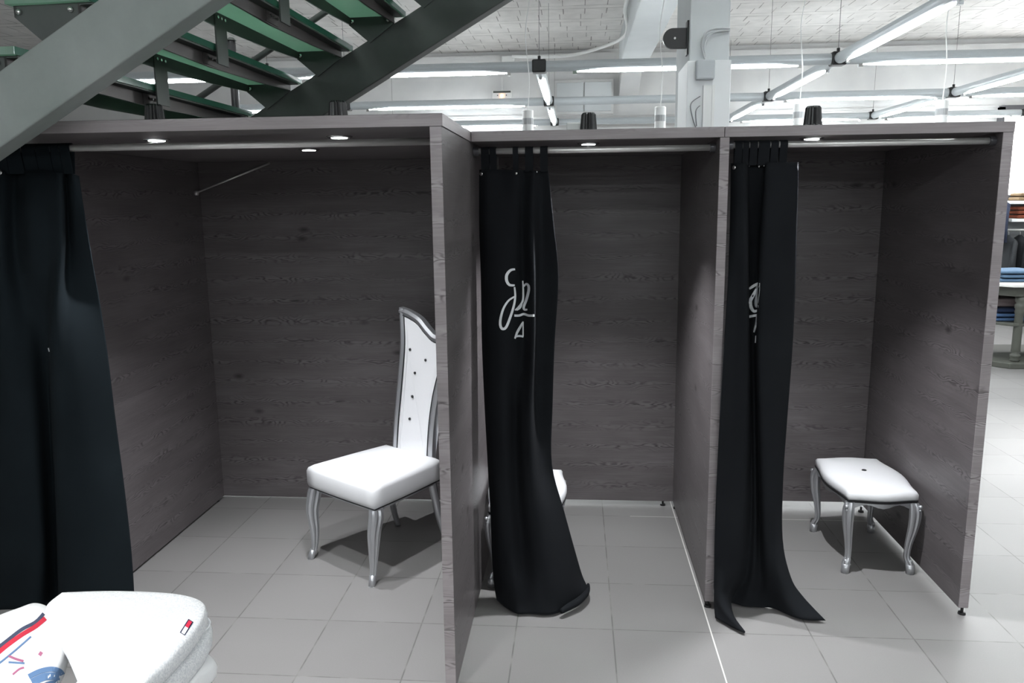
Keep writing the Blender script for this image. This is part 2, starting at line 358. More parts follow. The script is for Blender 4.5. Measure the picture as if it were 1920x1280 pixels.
# ------------------------------------------------------------------ fluorescent light grid
ZL = 2.79; RP = .042
NX = [-3.25, -1.05, 1.15, 3.43, 5.27, 7.15]; NY = [3.45, 5.66, 7.88]
def rail(a, b, lit, label, group='fluorescent luminaires of the ceiling grid'):
    a = Vector(a); b = Vector(b); d = (b - a); L = d.length; rz = math.atan2(d.y, d.x); m = (a + b) / 2
    t = empty('fluorescent_luminaire' if lit else 'light_rail', tuple(m), rz, label, 'ceiling light' if lit else 'rail', group if lit else 'unlit rails of the ceiling grid')
    h = L / 2 - .05
    put('pipe_housing', tube(bmesh.new(), [(-h, 0, 0), (h, 0, 0)], RP, 20), mat('light_grey_pipe', (.52, .56, .58), .4, .1), t, smooth=False)
    if lit:
        k = min(h - .12, .86); xs = [-k, -k + .16, -k + .3, k - .3, k - .16, k]; ws = [.004, .022, .028, .028, .022, .004]
        bm = bmesh.new(); A = []
        for x, wd in zip(xs, ws):
            A.append([bm.verts.new((x, wd * math.cos(q), -RP + .012 - (.26 * wd + .012) * (math.sin(q) * .5 + .5) - .004)) for q in [2 * PI * j / 14 for j in range(14)]])
        for p, q in zip(A, A[1:]):
            for j in range(14): bm.faces.new((p[j], p[(j + 1) % 14], q[(j + 1) % 14], q[j]))
        bm.faces.new(A[0]); bm.faces.new(A[-1])
        put('tube_lamp', bm, TUBEM, t, smooth=True)
        for s in (-1, 1):
            put('lamp_clip', B(s * k - .015, s * k + .015, -.012, .012, -RP - .022, -RP + .01), CHROME, t)
    return t
rowname = ['nearest', 'middle', 'farthest']
colname = ['far left behind the stairs', 'left behind the stairs', 'left of the column', 'right of the column', 'far right', 'beyond the right edge']
where = {}
for j, y in enumerate(NY):
    for i in range(5):
        lit = not (i == 2 and j > 0)
        if i == 0 and j == 2: continue
        pl = ['behind the staircase at the left edge', 'seen through and just right of the staircase', 'between the black connector and the column', 'just right of the column', 'in the upper right corner region'][i]
        rail((NX[i], y, ZL), (NX[i + 1], y, ZL), lit, ('lit crosswise fluorescent tube in the %s row, %s' if lit else 'unlit grey pipe rail in the %s row, %s') % (rowname[j], pl))
for i, segs in ((2, (0, 1)), (3, (-1, 0, 1)), (4, (0, 1)), (5, (1,))):
    for s in segs:
        ya = 1.25 if s < 0 else NY[s]; yb = NY[s + 1]
        rail((NX[i], ya, ZL), (NX[i], yb, ZL), True, 'lit lengthwise fluorescent tube %s, %s' % (
            {2: 'below the centre connector', 3: 'just right of the column', 4: 'near the right edge', 5: 'over the bright panel at far right'}[i],
            {-1: 'largest and nearest', 0: 'between nearest and middle rows', 1: 'between middle and farthest rows'}[s]))
# luminaires of the same grid over the shop floor in front, outside the picture
for (x, y) in ((-1.05, -3.2), (1.15, -3.2), (-3.25, -3.2), (1.15, -5.4), (-1.05, -5.4), (3.43, -3.2), (3.43, -5.4), (-1.05, -7.6), (1.15, -7.6), (3.43, -7.6), (-1.05, -9.8), (1.15, -9.8), (3.43, -9.8)):
    rail((x, y, ZL), (x + 2.2, y, ZL), True, 'lit fluorescent tube hanging over the shop floor in front of the booths')
for (x, x2, y) in ((3.43, 5.27, 1.25), (5.27, 7.15, 1.25), (5.27, 7.15, -.95), (3.43, 5.27, -.95), (7.15, 9.0, 1.25), (7.15, 9.0, 3.45), (7.15, 9.0, 5.66), (5.75, 7.65, -3.2)):  # grid carried on out of view, added to brighten the floor at right
    rail((x, y, ZL), (x2, y, ZL), True, 'unseen fluorescent tube added over the aisle right of the booths')
for x in (-1.2, 1.0):  # tubes added out of view so that light reaches the glass treads
    t = rail((x, .25, 3.70), (x + 2.1, .25, 3.70), True, 'unseen fluorescent tube added above the staircase to light its glass treads')
for i, x in enumerate(NX[1:]):
    for j, y in enumerate([1.25] + NY):
        if j == 0 and i != 2: continue
        if i == 0 and j < 3: pass
        t = empty('pipe_connector', (x, y, ZL), 0, 'black pipe connector at the %s row, %s' % ((['camera-side'] + rowname)[j], ['leftmost node line', 'centre node line', 'node line right of the column', 'node line near the right edge', 'last node line at the right edge'][i]), 'connector', 'black connectors of the light grid')
        put('joint_block', B(-.055, .055, -.055, .055, -.05, .05), BLKP, t, bev=.012)
        bm = bmesh.new(); tube(bm, [(0, 0, .05), (0, 0, .08)], .012, 10); put('wire_grip', bm, BLKP, t)
        put('suspension_wire', tube(bmesh.new(), [(0, 0, .05), (0, 0, .985)], .0022, 6), mat('thin_steel_wire', (.2, .2, .2), .4, .6), t)
# white pendant spots behind the booths
for k, (px, lb) in enumerate([(990, 'leftmost'), (1238, 'second from left, beside the column'), (1498, 'third from left, right of the column'), (1766, 'rightmost')]):
    c = P(px, 222 - k * 6, 3.1)
    t = empty('pendant_spot', tuple(c), label='small white slotted pendant spot behind the booths, ' + lb, cat='pendant lamp', group='white pendant spots behind the booths')
    bm = bmesh.new(); lathe(bm, [(.038, -.10), (.041, -.09), (.041, .055), (.036, .06)], n=24); put('housing', bm, WHITEP, t, smooth=False)
    bm = bmesh.new(); lathe(bm, [(.0422, -.045), (.0422, .0)], n=28, fins=1, amp=.03); put('ribbed_band', bm, mat('grey_slots', (.38, .39, .4), .5), t)
    put('cord', tube(bmesh.new(), cr([(0, 0, .055), (.01, 0, .3), (-.015, 0, .6), (.02, 0, .9), (.02, 0, 3.77 - c.z)], 5), .004, 6), WHITEP, t, smooth=True)

# ------------------------------------------------------------------ fitting booths
ZR0, ZR1 = 1.985, 2.025
def panel(name, parent, x0, x1, y0, y1, z0, z1, edges=''):
    """a laminated panel; faces named in edges get the lighter edge band"""
    bm = B(x0, x1, y0, y1, z0, z1); bm.normal_update(); bmesh.ops.recalc_face_normals(bm, faces=bm.faces)
    for f in bm.faces:
        nn = f.normal
        if ('f' in edges and nn.y < -.5) or ('r' in edges and nn.x > .5) or ('l' in edges and nn.x < -.5): f.material_index = 1
    return put(name, bm, [WOOD, EDGE], parent, world=True, bev=.0012, seg=1)
def foot(parent, x, y):
    bm = bmesh.new(); lathe(bm, [(.006, .03), (.006, .012), (.014, .010), (.016, 0)], (x, y, 0), 14); put('levelling_foot', bm, BLKP, parent, world=True)
b1 = empty('fitting_booth', (.15, .9, 0), label='largest dark wood fitting booth at left, reaching furthest forward, holding the tall chair', cat='fitting booth', group='dark wood fitting booths')
panel('side_panel', b1, .980, 1.018, -.47, 1.36, .02, ZR0, 'f')
panel('side_panel', b1, -.72, -.68, .05, 1.36, .012, ZR0, 'f')
panel('back_panel', b1, -.72, 1.018, 1.36, 1.39, .012, ZR0)
panel('roof_panel', b1, -1.3, 1.022, -.47, 1.39, ZR0, ZR1, 'fr')
for x, y in ((.999, -.45), (.999, .4), (-.7, .1), (-.7, 1.3)): foot(b1, x, y)
b2 = empty('fitting_booth', (1.5, .9, 0), label='middle dark wood fitting booth, its white stool half hidden by the curtain', cat='fitting booth', group='dark wood fitting booths')
panel('side_panel', b2, 2.005, 2.042, .205, 1.36, .028, ZR0, 'f')
panel('back_panel', b2, 1.02, 2.042, 1.36, 1.39, .03, ZR0)
panel('roof_panel', b2, 1.024, 2.021, .205, 1.39, ZR0, ZR1, 'f')
for x, y in ((2.02, .215), (1.95, 1.375), (2.02, 1.33), (1.1, 1.375)): foot(b2, x, y)
b3 = empty('fitting_booth', (2.55, .9, 0), label='rightmost dark wood fitting booth with a white stool against its right wall', cat='fitting booth', group='dark wood fitting booths')
panel('side_panel', b3, 3.062, 3.102, .205, 1.39, .032, ZR0, 'f')
panel('back_panel', b3, 2.044, 3.06, 1.36, 1.39, .045, ZR0)
panel('roof_panel', b3, 2.023, 3.104, .205, 1.39, ZR0, ZR1, 'fr')
for x, y in ((3.082, .215), (3.05, 1.33), (2.1, 1.375)): foot(b3, x, y)
# white plate at the front left corner of the first roof
q0, q1 = P(52, 236, -.49), P(78, 236, -.49)
tag(put('white_strip', B(q0.x, q1.x, -.485, -.47, q0.z - .004, q0.z + .004), WHITEP), 'short white plastic strip at the left end of the booth roof edge', 'strip')

# downlights: chrome ring and lens below the roof, black finned body above
def downlight(x, y, label, power=SPOT * 1.2):
    t = empty('recessed_downlight', (x, y, ZR0), label=label, cat='downlight', group='recessed downlights of the booths')
    bm = bmesh.new(); lathe(bm, [(.046, 0), (.047, -.003), (.040, -.007), (.033, -.005), (.031, 0)], n=32); put('trim_ring', bm, CHROME, t, smooth=True)
    bm = bmesh.new(); lathe(bm, [(.0305, -.001), (.028, -.0075), (.004, -.009)], n=28); put('lens', bm, LENSM, t, smooth=True)
    bm = bmesh.new(); lathe(bm, [(.040, .041), (.040, .046), (.036, .05), (.030, .115), (.024, .122), (.001, .124)], n=32, fins=1, amp=.14); put('heat_sink', bm, BLKP, t)
    ld = bpy.data.lights.new('downlight_beam', 'SPOT'); ld.energy = power; ld.spot_size = math.radians(98); ld.spot_blend = .95; ld.shadow_soft_size = .012; ld.color = (.95, .97, 1)
    lo = bpy.data.objects.new('downlight_beam', ld); C.objects.link(lo); lo.location = (0, 0, -.02); lo.parent = t
    return t
downlight(-.075, -.19, 'lit recessed downlight at front left of the large left booth', SPOT * .62)
downlight(.597, -.17, 'lit recessed downlight at front right of the large left booth', SPOT * .62)
downlight(.273, .45, 'lit recessed downlight further back between the other two of the left booth', SPOT * .62)
downlight(1.495, .39, 'lit recessed downlight in the roof of the middle booth')
downlight(2.385, .315, 'lit recessed downlight in the roof of the rightmost booth')
c = P(1086, 236, .5)
bm = B(c.x - .055, c.x + .03, .46, .54, ZR1, c.z + .012); tag(put('driver_box', bm, WHITEP, bev=.006), 'small white driver box on the middle booth roof beside the black lamp body', 'box')

# rods
def rod(x0, x1, y, z, label):
    t = empty('curtain_rod', ((x0 + x1) / 2, y, z), label=label, cat='curtain rod', group='steel curtain rods of the booths')
    h = (x1 - x0) / 2
    put('tube', tube(bmesh.new(), [(-h, 0, 0), (h, 0, 0)], .0125, 20), STEEL, t, smooth=True)
    for s in (-1, 1):
        put('end_socket', tube(bmesh.new(), [(s * (h - .022), 0, 0), (s * (h), 0, 0)], .018, 20), mat('dark_chrome_socket', (.12, .12, .13), .3, .6), t)
rod(-1.25, .979, -.25, 1.955, 'long steel curtain rod across the large left booth')
rod(1.02, 2.004, .30, 1.952, 'steel curtain rod across the middle booth')
rod(2.043, 3.061, .26, 1.957, 'steel curtain rod across the rightmost booth')
# thin steel stay in the back corner of the left booth
bm = bmesh.new(); tube(bm, [(-.678, 1.30, 1.815), (-.26, 1.355, 1.975)], .0055, 8); tube(bm, [(-.68, 1.30, 1.815), (-.665, 1.30, 1.815)], .014, 10)
tag(put('diagonal_stay', bm, STEEL, smooth=True), 'thin steel diagonal stay in the back left corner of the large booth', 'stay')

# ------------------------------------------------------------------ curtains
def curtain(name_label, levels, m, tabs, rod_y, rod_z, studs, nc=7, nr=5):
    """levels: list of rows of (px, py, depth) or ('g', px, py[, z]) for a point on the floor"""
    rows = []
    for L in levels:
        pts = [(G(*q[1:]) if q[0] == 'g' else P(*q)) for q in L]
        rows.append(cr([tuple(p) for p in pts], nc))
    cols = [cr([r[j] for r in rows], nr) for j in range(len(rows[0]))]
    bm = bmesh.new(); vs = []
    rnd = random.Random(3)
    for j, cl in enumerate(cols):
        vs.append([bm.verts.new((p[0], p[1], max(p[2], .008))) for i, p in enumerate(cl)])
    for a, b in zip(vs, vs[1:]):
        for k in range(len(a) - 1): bm.faces.new((a[k], a[k + 1], b[k + 1], b[k]))
    top = rows[0]; c0 = Vector(top[len(top) // 2])
    t = empty('curtain', (c0.x, c0.y, 0), label=name_label[0], cat='curtain', group='black booth curtains')
    bmesh.ops.recalc_face_normals(bm, faces=bm.faces)
    bv = BVHTree.FromBMesh(bm)
    put('drape', bm, m, t, world=True, smooth=True, solid=.003)
    for (xa, xb) in tabs:                               # fabric loops over the rod, by their top row position in pixels
        pa, pb = P(xa, levels[0][0][1], rod_y), P(xb, levels[0][0][1], rod_y)
        zt = pa.z - .008; bm = bmesh.new(); A = []
        prof = [(-.004, zt)] + [(-.016, rod_z)] + [(.0165 * -math.cos(q), rod_z + .0165 * math.sin(q)) for q in [PI * k / 8 for k in range(9)]] + [(.016, rod_z), (.004, zt)]
        for x in (pa.x, pb.x): A.append([bm.verts.new((x, rod_y + y, z)) for y, z in prof])
        for k in range(len(prof) - 1): bm.faces.new((A[0][k], A[0][k + 1], A[1][k + 1], A[1][k]))
        put('tab', bm, m, t, world=True, solid=.002)
    for sx, sy, r in studs:
        d = (P(sx, sy, 0) - CAM).normalized(); h = bv.ray_cast(CAM, d)
        if h[0] is None: continue
        c = h[0] - d * .003; nn = h[1] if h[1].dot(d) < 0 else -h[1]
        bm = bmesh.new(); tube(bm, [c, c + nn * .004, c + nn * .006], [r, r * .9, r * .3], 14); put('snap_button', bm, CHROME, t, world=True, smooth=True)
    return t, bv
def strokes(parent, bv, sts, s, ox, oy):
    """white printed lettering lying on the cloth"""
    bm = bmesh.new()
    for pts, wd in sts:
        pp = cr(pts, 10); prev = None
        for i, (x, y) in enumerate(pp):
            a = pp[max(i - 1, 0)]; b = pp[min(i + 1, len(pp) - 1)]; dx, dy = b[0] - a[0], b[1] - a[1]; L = math.hypot(dx, dy) or 1
            tt = i / (len(pp) - 1); w_ = wd * (.62 + .38 * math.sin(PI * tt)) if wd > 0 else -wd
            e = []
            for sg in (-1, 1):
                qx, qy = (x - dy / L * w_ * sg * .5) / s + ox, (y + dx / L * w_ * sg * .5) / s + oy
                d = (P(qx, qy, 0) - CAM).normalized(); h = bv.ray_cast(CAM, d)
                e.append(None if h[0] is None else bm.verts.new(h[0] - d * .0045))
            if prev and None not in e and None not in prev: bm.faces.new((prev[0], prev[1], e[1], e[0]))
            prev = e
    put('printed_lettering', bm, PRINT, parent, world=True, solid=.0006)
# right-hand end of the row of depths: small numbers come forward (towards the room)
R2 = .30
t2, bv2 = curtain(['black tab-top curtain of the middle booth, pooling on the floor, white script print'], [
    [(899, 318, R2 + .01), (915, 318, R2 - .012), (940, 318, R2), (966, 319, R2 - .02), (984, 319, R2 + .015), (1000, 320, R2 - .02), (1012, 320, R2 + .01), (1028, 320, R2)],
    [(899, 420, R2 + .03), (912, 420, R2 - .01), (940, 420, R2 - .015), (968, 420, R2 + .0), (980, 420, R2 + .02), (998, 420, R2 - .03), (1014, 420, R2 + .03), (1038, 420, R2 + .01)],
    [(902, 520, R2 + .03), (914, 520, R2 - .01), (940, 520, R2 - .03), (966, 520, R2 - .01), (982, 520, R2 + .02), (1000, 520, R2 - .05), (1012, 520, R2 + .03), (1047, 520, R2 + .02)],
    [(904, 640, R2 + .02), (918, 640, R2 - .02), (942, 640, R2 - .04), (966, 640, R2 - .02), (982, 640, R2 + .01), (1000, 640, R2 - .06), (1008, 640, R2 + .02), (1040, 640, R2 + .01)],
    [(909, 760, R2), (920, 760, R2 - .04), (944, 760, R2 - .06), (966, 760, R2 - .01), (980, 760, R2 - .05), (996, 760, R2 - .08), (1006, 760, R2), (1036, 760, R2 - .01)],
    [(915, 870, R2 - .03), (926, 870, R2 - .08), (948, 870, R2 - .09), (968, 870, R2 - .05), (984, 870, R2 - .10), (1000, 870, R2 - .11), (1014, 870, R2 - .05), (1035, 870, R2 - .04)],
    [(920, 960, R2 - .07), (934, 960, R2 - .12), (954, 960, R2 - .12), (974, 960, R2 - .09), (992, 960, R2 - .14), (1014, 960, R2 - .14), (1036, 960, R2 - .10), (1058, 960, R2 - .05)],
    [(923, 1040, R2 - .08), (938, 1044, R2 - .14), (960, 1050, R2 - .16), (982, 1050, R2 - .13), (1004, 1052, R2 - .17), (1030, 1050, R2 - .17), (1058, 1046, R2 - .12), (1080, 1040, R2 - .05)],
    [(926, 1085, R2 - .08), (942, 1095, R2 - .15), (964, 1110, R2 - .19), (986, 1112, R2 - .19), (1010, 1112, R2 - .2), (1040, 1106, R2 - .19), (1070, 1096, R2 - .13), (1092, 1080, R2 - .04)],
    [('g', 931, 1124, .03), ('g', 948, 1138), ('g', 970, 1150), ('g', 992, 1150), ('g', 1028, 1152), ('g', 1052, 1146), ('g', 1084, 1128, .02), ('g', 1104, 1104, .05)],
    ], CURT, [(903, 918), (919, 931), (962, 972), (985, 1000), (1013, 1027)], R2, 1.952, [(903, 326, .009), (968, 325, .007), (1006, 322, .006)])
strokes(t2, bv2, [([(322, 806), (296, 812), (275, 838), (274, 870), (290, 895), (320, 898)], 17), ([(319, 908), (323, 960), (316, 1010), (298, 1070), (272, 1135), (250, 1146), (238, 1125), (240, 1085), (256, 1030), (285, 985), (320, 962)], 15),
    ([(366, 872), (369, 930), (366, 985), (345, 1018), (322, 1040)], 11), ([(370, 905), (386, 890), (399, 902), (399, 930), (388, 975), (372, 1020), (376, 1036), (392, 1036)], 15), ([(330, 1040), (352, 1022), (364, 985)], 12),
    ([(318, 1070), (345, 1070), (372, 1062), (400, 1070), (432, 1070)], -13), ([(368, 1106), (352, 1135), (335, 1165), (321, 1202)], 14), ([(322, 1190), (345, 1187), (370, 1190)], -12), ([(368, 1104), (368, 1150), (368, 1190)], -7)], 3.046, 860, 240)
# hem roll where the cloth turns over on the tiles
a = [G(1052, 1146, .03), G(1068, 1136, .035), G(1085, 1126, .04), G(1100, 1110, .045), G(1103, 1095, .05)]
put('rolled_hem', tube(bmesh.new(), cr([tuple(x) for x in a], 5), [.006 + .010 * math.sin(PI * min(1, (i + 3) / 23)) for i in range(21)], 12), CURT, t2, world=True, smooth=True)

R3 = .26
t3, bv3 = curtain(['black tab-top curtain of the rightmost booth, two pointed tails on the floor'], [
    [(1371, 306, R3 + .01), (1384, 306, R3 - .015), (1398, 306, R3 - .015), (1402, 308, R3 + .03), (1418, 308, R3 + .03), (1434, 309, R3 + .03), (1438, 305, R3 - .015), (1462, 304, R3 - .01), (1497, 304, R3)],
    [(1369, 420, R3 + .0), (1382, 420, R3 - .03), (1400, 420, R3 - .03), (1404, 420, R3 + .04), (1414, 420, R3 + .05), (1426, 420, R3 + .03), (1432, 420, R3 - .04), (1462, 420, R3 - .03), (1494, 420, R3 + .01)],
    [(1364, 540, R3 - .03), (1380, 540, R3 - .03), (1401, 540, R3 - .03), (1404, 540, R3 + .04), (1412, 540, R3 + .03), (1421, 540, R3 + .03), (1425, 540, R3 - .04), (1460, 540, R3 - .03), (1491, 540, R3 + .01)],
    [(1357, 660, R3 - .075), (1378, 660, R3 - .04), (1402, 660, R3 - .03), (1406, 660, R3 + .03), (1412, 660, R3 + .02), (1418, 660, R3 + .02), (1423, 660, R3 - .05), (1456, 660, R3 - .04), (1485, 660, R3 + .0)],
    [(1350, 780, R3 - .08), (1374, 780, R3 - .05), (1400, 780, R3 - .04), (1408, 780, R3 + .02), (1414, 780, R3), (1420, 780, R3 + .01), (1426, 780, R3 - .06), (1452, 780, R3 - .05), (1476, 780, R3 - .01)],
    [(1344, 900, R3 - .08), (1370, 900, R3 - .06), (1396, 900, R3 - .05), (1408, 900, R3), (1416, 900, R3 - .02), (1422, 900, R3), (1430, 900, R3 - .07), (1450, 900, R3 - .06), (1468, 900, R3 - .02)],
    [(1340, 1010, R3 - .085), (1366, 1010, R3 - .07), (1390, 1010, R3 - .05), (1406, 1010, R3 - .01), (1416, 1010, R3 - .03), (1424, 1010, R3 - .01), (1434, 1010, R3 - .07), (1452, 1010, R3 - .06), (1467, 1010, R3 - .03)],
    [(1339, 1080, R3 - .09), (1358, 1085, R3 - .11), (1376, 1085, R3 - .07), (1396, 1080, R3 - .01), (1412, 1080, R3 - .03), (1426, 1080, R3 - .02), (1440, 1080, R3 - .06), (1462, 1082, R3 - .08), (1482, 1080, R3 - .06)],
    [(1339, 1125, R3 - .11), (1352, 1134, R3 - .16), (1366, 1120, R3 - .12), (1380, 1108, R3 - .0), (1404, 1112, R3 - .02), (1424, 1114, R3 - .02), (1444, 1116, R3 - .05), (1474, 1122, R3 - .10), (1504, 1116, R3 - .09)],
    [('g', 1341, 1158), ('g', 1396, 1186), ('g', 1378, 1160), ('g', 1368, 1131), ('g', 1396, 1136), ('g', 1424, 1138), ('g', 1450, 1140), ('g', 1500, 1160), ('g', 1548, 1163)],
    ], CURT, [(1376, 1390), (1391, 1402), (1404, 1418), (1420, 1441), (1443, 1457), (1460, 1474)], R3, 1.957, [(1377, 314, .009), (1404, 311, .005), (1424, 311, .009), (1433, 310, .006)])
strokes(t3, bv3, [([(258, 918), (285, 900), (315, 884)], 16), ([(314, 884), (300, 920), (278, 960), (264, 990), (270, 1025), (285, 1045), (306, 1042)], 20), ([(312, 886), (308, 930), (300, 985), (300, 1015), (310, 1018)], 21),
    ([(258, 1077), (280, 1072), (306, 1068)], -14), ([(302, 1068), (298, 1115), (285, 1166)], 12), ([(296, 1185), (293, 1226)], -6)], 3.046, 1320, 240)

R1 = -.25
t1, bv1 = curtain(['long blue-black curtain hanging at the left end of the large booth under the stairs'], [
    [(-60, 322, R1), (-20, 322, R1 + .02), (4, 322, R1 - .015), (30, 322, R1 + .03), (50, 320, R1 - .01), (85, 320, R1 - .015), (112, 324, R1 - .03), (124, 324, R1 + .03), (136, 326, R1 - .015), (148, 330, R1 + .01)],
    [(-70, 460, R1), (-30, 460, R1 + .03), (0, 460, R1 - .02), (30, 460, R1 + .04), (58, 460, R1 - .03), (90, 460, R1 - .03), (116, 460, R1 - .05), (128, 460, R1 + .03), (146, 460, R1 + .02), (168, 460, R1 + .0)],
    [(-80, 620, R1), (-30, 620, R1 + .03), (10, 620, R1 - .02), (50, 620, R1 + .02), (76, 620, R1 + .06), (92, 620, R1 + .05), (98, 620, R1 - .06), (130, 620, R1 - .05), (165, 620, R1 - .02), (196, 620, R1 + .01)],
    [(-90, 780, R1), (-30, 780, R1 + .02), (14, 780, R1 - .03), (60, 780, R1 - .02), (84, 780, R1 + .05), (96, 780, R1 + .06), (102, 780, R1 - .06), (140, 780, R1 - .06), (180, 780, R1 - .03), (216, 780, R1 + .01)],
    [(-90, 920, R1 + .0), (-30, 920, R1 + .02), (16, 920, R1 - .03), (70, 920, R1 - .03), (90, 920, R1 + .05), (104, 920, R1 + .06), (108, 920, R1 - .07), (150, 920, R1 - .07), (196, 920, R1 - .04), (234, 920, R1 + .01)],
    [(-90, 1040, R1), (-30, 1040, R1 + .02), (16, 1040, R1 - .03), (76, 1040, R1 - .04), (92, 1040, R1 + .05), (108, 1040, R1 + .06), (112, 1040, R1 - .07), (158, 1040, R1 - .08), (210, 1040, R1 - .04), (247, 1040, R1 + .01)],
    [(-90, 1142, R1), (-30, 1143, R1 + .02), (16, 1142, R1 - .03), (70, 1140, R1 - .04), (94, 1138, R1 + .05), (110, 1136, R1 + .06), (116, 1170, R1 - .07), (162, 1172, R1 - .08), (216, 1168, R1 - .04), (254, 1160, R1 + .01)],
    ], CURTB, [(-40, -20), (-16, 19), (20, 48), (50, 75), (76, 102), (103, 120), (121, 139)], R1, 1.955, [(1, 323, .01), (38, 323, .008), (108, 323, .012), (133, 324, .009)])
strokes(t1, bv1, [([(91, 652), (93, 659)], -3)], 1, 0, 0)
# ------------------------------------------------------------------ chairs and stools
def sect(bm, rings, close=True):
    V = [[bm.verts.new(p) for p in r] for r in rings]; n = len(V[0])
    for a, b in zip(V, V[1:]):
        for k in range(n): bm.faces.new((a[k], a[(k + 1) % n], b[(k + 1) % n], b[k]))
    if close: bm.faces.new(V[0]); bm.faces.new(V[-1])
    return bm
def leg_mesh(path, rads, flutes=0, n=20):
    """leg along path of points, radius per point, optional fluting"""
    pts = cr([tuple(p) for p in path], 6); rr = cr([(r,) for r in rads], 6); rings = []
    for (x, y, z), (r,) in zip(pts, rr):
        rings.append([(x + q * math.cos(a), y + q * math.sin(a), z) for k in range(n) for a in [2 * PI * k / n] for q in [r * (1 - (.16 if flutes and k % 2 else 0))]])
    return sect(bmesh.new(), rings)
CH = empty('chair', (.479, .68, 0), label='tall-backed white leatherette chair with silver cabriole legs in the left booth', cat='chair')
CH.rotation_euler = (0, 0, math.atan2(-.57, .82))     # local x along the seat width, local -y towards the front
ch = CH
# seat: local front is -y
def seat_ring(z, k, dome=0):
    pts = []
    fw, bw, fy, by = .250 * k, .205 * k, -.27 * k, .215 * k
    corners = [(-bw, by), (-fw, fy), (fw, fy), (bw, by)]
    out = []
    for i in range(4):
        a, b = corners[i], corners[(i + 1) % 4]
        for t_ in [j / 8 for j in range(8)]:
            x = a[0] + (b[0] - a[0]) * t_; y = a[1] + (b[1] - a[1]) * t_
            bow = math.sin(PI * t_) * (.02 if i != 3 else .0) * k
            nx, ny = (b[1] - a[1]), -(b[0] - a[0]); L = math.hypot(nx, ny); out.append((x + nx / L * bow * .25, y + ny / L * bow * .25, z))
    return out
seat = sect(bmesh.new(), [seat_ring(.368, .975), seat_ring(.385, .995), seat_ring(.40, 1.0), seat_ring(.452, 1.0), seat_ring(.468, .975), seat_ring(.480, .90), seat_ring(.492, .68), seat_ring(.498, .4), seat_ring(.4995, .1)])
put('seat', seat, LEATH, ch, smooth=True)
put('seat_piping', sect(bmesh.new(), [seat_ring(.361, .965), seat_ring(.369, .978)]), PIPING, ch)
put('seat_frame', sect(bmesh.new(), [seat_ring(.345, .90), seat_ring(.362, .92)]), SILVER, ch)
for s in (-1, 1):
    p = [(s * .226, -.240, .362), (s * .232, -.246, .325), (s * .232, -.262, .25), (s * .222, -.262, .15), (s * .222, -.268, .06), (s * .232, -.29, .0)]
    lg = put('front_leg', leg_mesh(p, [.034, .036, .032, .024, .0165, .0165], 1), SILVER, ch, smooth=False)
    bm = bmesh.new(); tube(bm, [(s * .232, -.289, .0), (s * .225, -.274, .045)], [.0168, .0172], 12); put('foot_cap', bm, SILVER, lg, smooth=True)
    put('rear_leg', leg_mesh([(s * .165, .175, .40), (s * .17, .19, .3), (s * .18, .215, .15), (s * .19, .26, .0)], [.022, .021, .018, .014], 0, 14), SILVER, ch, smooth=True)
# backrest: outline in local x,z; bends back with height
def back_y(z): return .205 + .10 * max(0, (z - .47)) ** 1.15
Lft = [(-.135, .40), (-.128, .60), (-.112, .80), (-.100, 1.0), (-.108, 1.12), (-.122, 1.215)]
Top = [(-.122, 1.215), (-.06, 1.205), (.03, 1.175), (.10, 1.125), (.155, 1.095), (.225, 1.10)]
Rgt = [(.225, 1.10), (.235, 1.0), (.215, .90), (.185, .78), (.165, .62), (.158, .40)]
outline = cr(Lft, 5)[:-1] + cr(Top, 5)[:-1] + cr(Rgt, 5)
def inset(pl, d):
    o = []
    for i in range(len(pl)):
        a, b, c_ = pl[i - 1], pl[i], pl[(i + 1) % len(pl)]
        t_ = Vector((c_[0] - a[0], c_[1] - a[1])).normalized(); o.append((b[0] + t_.y * d, b[1] - t_.x * d))
    return o
inn = inset(outline, .034)
bm = bmesh.new(); n = len(outline)
def bring(pl, dy): return [bm.verts.new((x, back_y(z) + dy, z)) for x, z in pl]
o0, o1 = bring(outline, -.012), bring(outline, .018); i1, i0 = bring(inn, .018), bring(inn, -.012); mid = bring(inset(outline, .015), -.020)
for ringA, ringB in ((o0, mid), (mid, i0), (i0, i1), (i1, o1), (o1, o0)):
    for k in range(n): bm.faces.new((ringA[k], ringA[(k + 1) % n], ringB[(k + 1) % n], ringB[k]))
br = put('backrest_frame', bm, SILVER, ch, smooth=False)
bm = bmesh.new(); cx = sum(p[0] for p in inn) / n; cz = sum(p[1] for p in inn) / n
lv = [(1.0, -.002), (.95, -.010), (.8, -.013)]
Rr = []
for k_, dy in lv:
    q = [(cx + (x - cx) * k_, cz + (z - cz) * (k_ if k_ > .99 else 1 - (1 - k_) * .25)) for x, z in inn]; Rr.append(bring(q, dy))
for a, b in zip(Rr, Rr[1:]):
    for k in range(n): bm.faces.new((a[k], a[(k + 1) % n], b[(k + 1) % n], b[k]))
bm.faces.new(Rr[-1]); rb = bring(inn, .012); bm.faces.new(rb)
for k in range(n): bm.faces.new((Rr[0][k], Rr[0][(k + 1) % n], rb[(k + 1) % n], rb[k]))
cush = put('back_cushion', bm, LEATH, ch, smooth=False)
bm = bmesh.new(); pp = [Vector((x, back_y(z) - .012, z)) for x, z in inset(outline, .034)]; tube(bm, pp + [pp[0]], .004, 6); put('back_piping', bm, PIPING, ch)
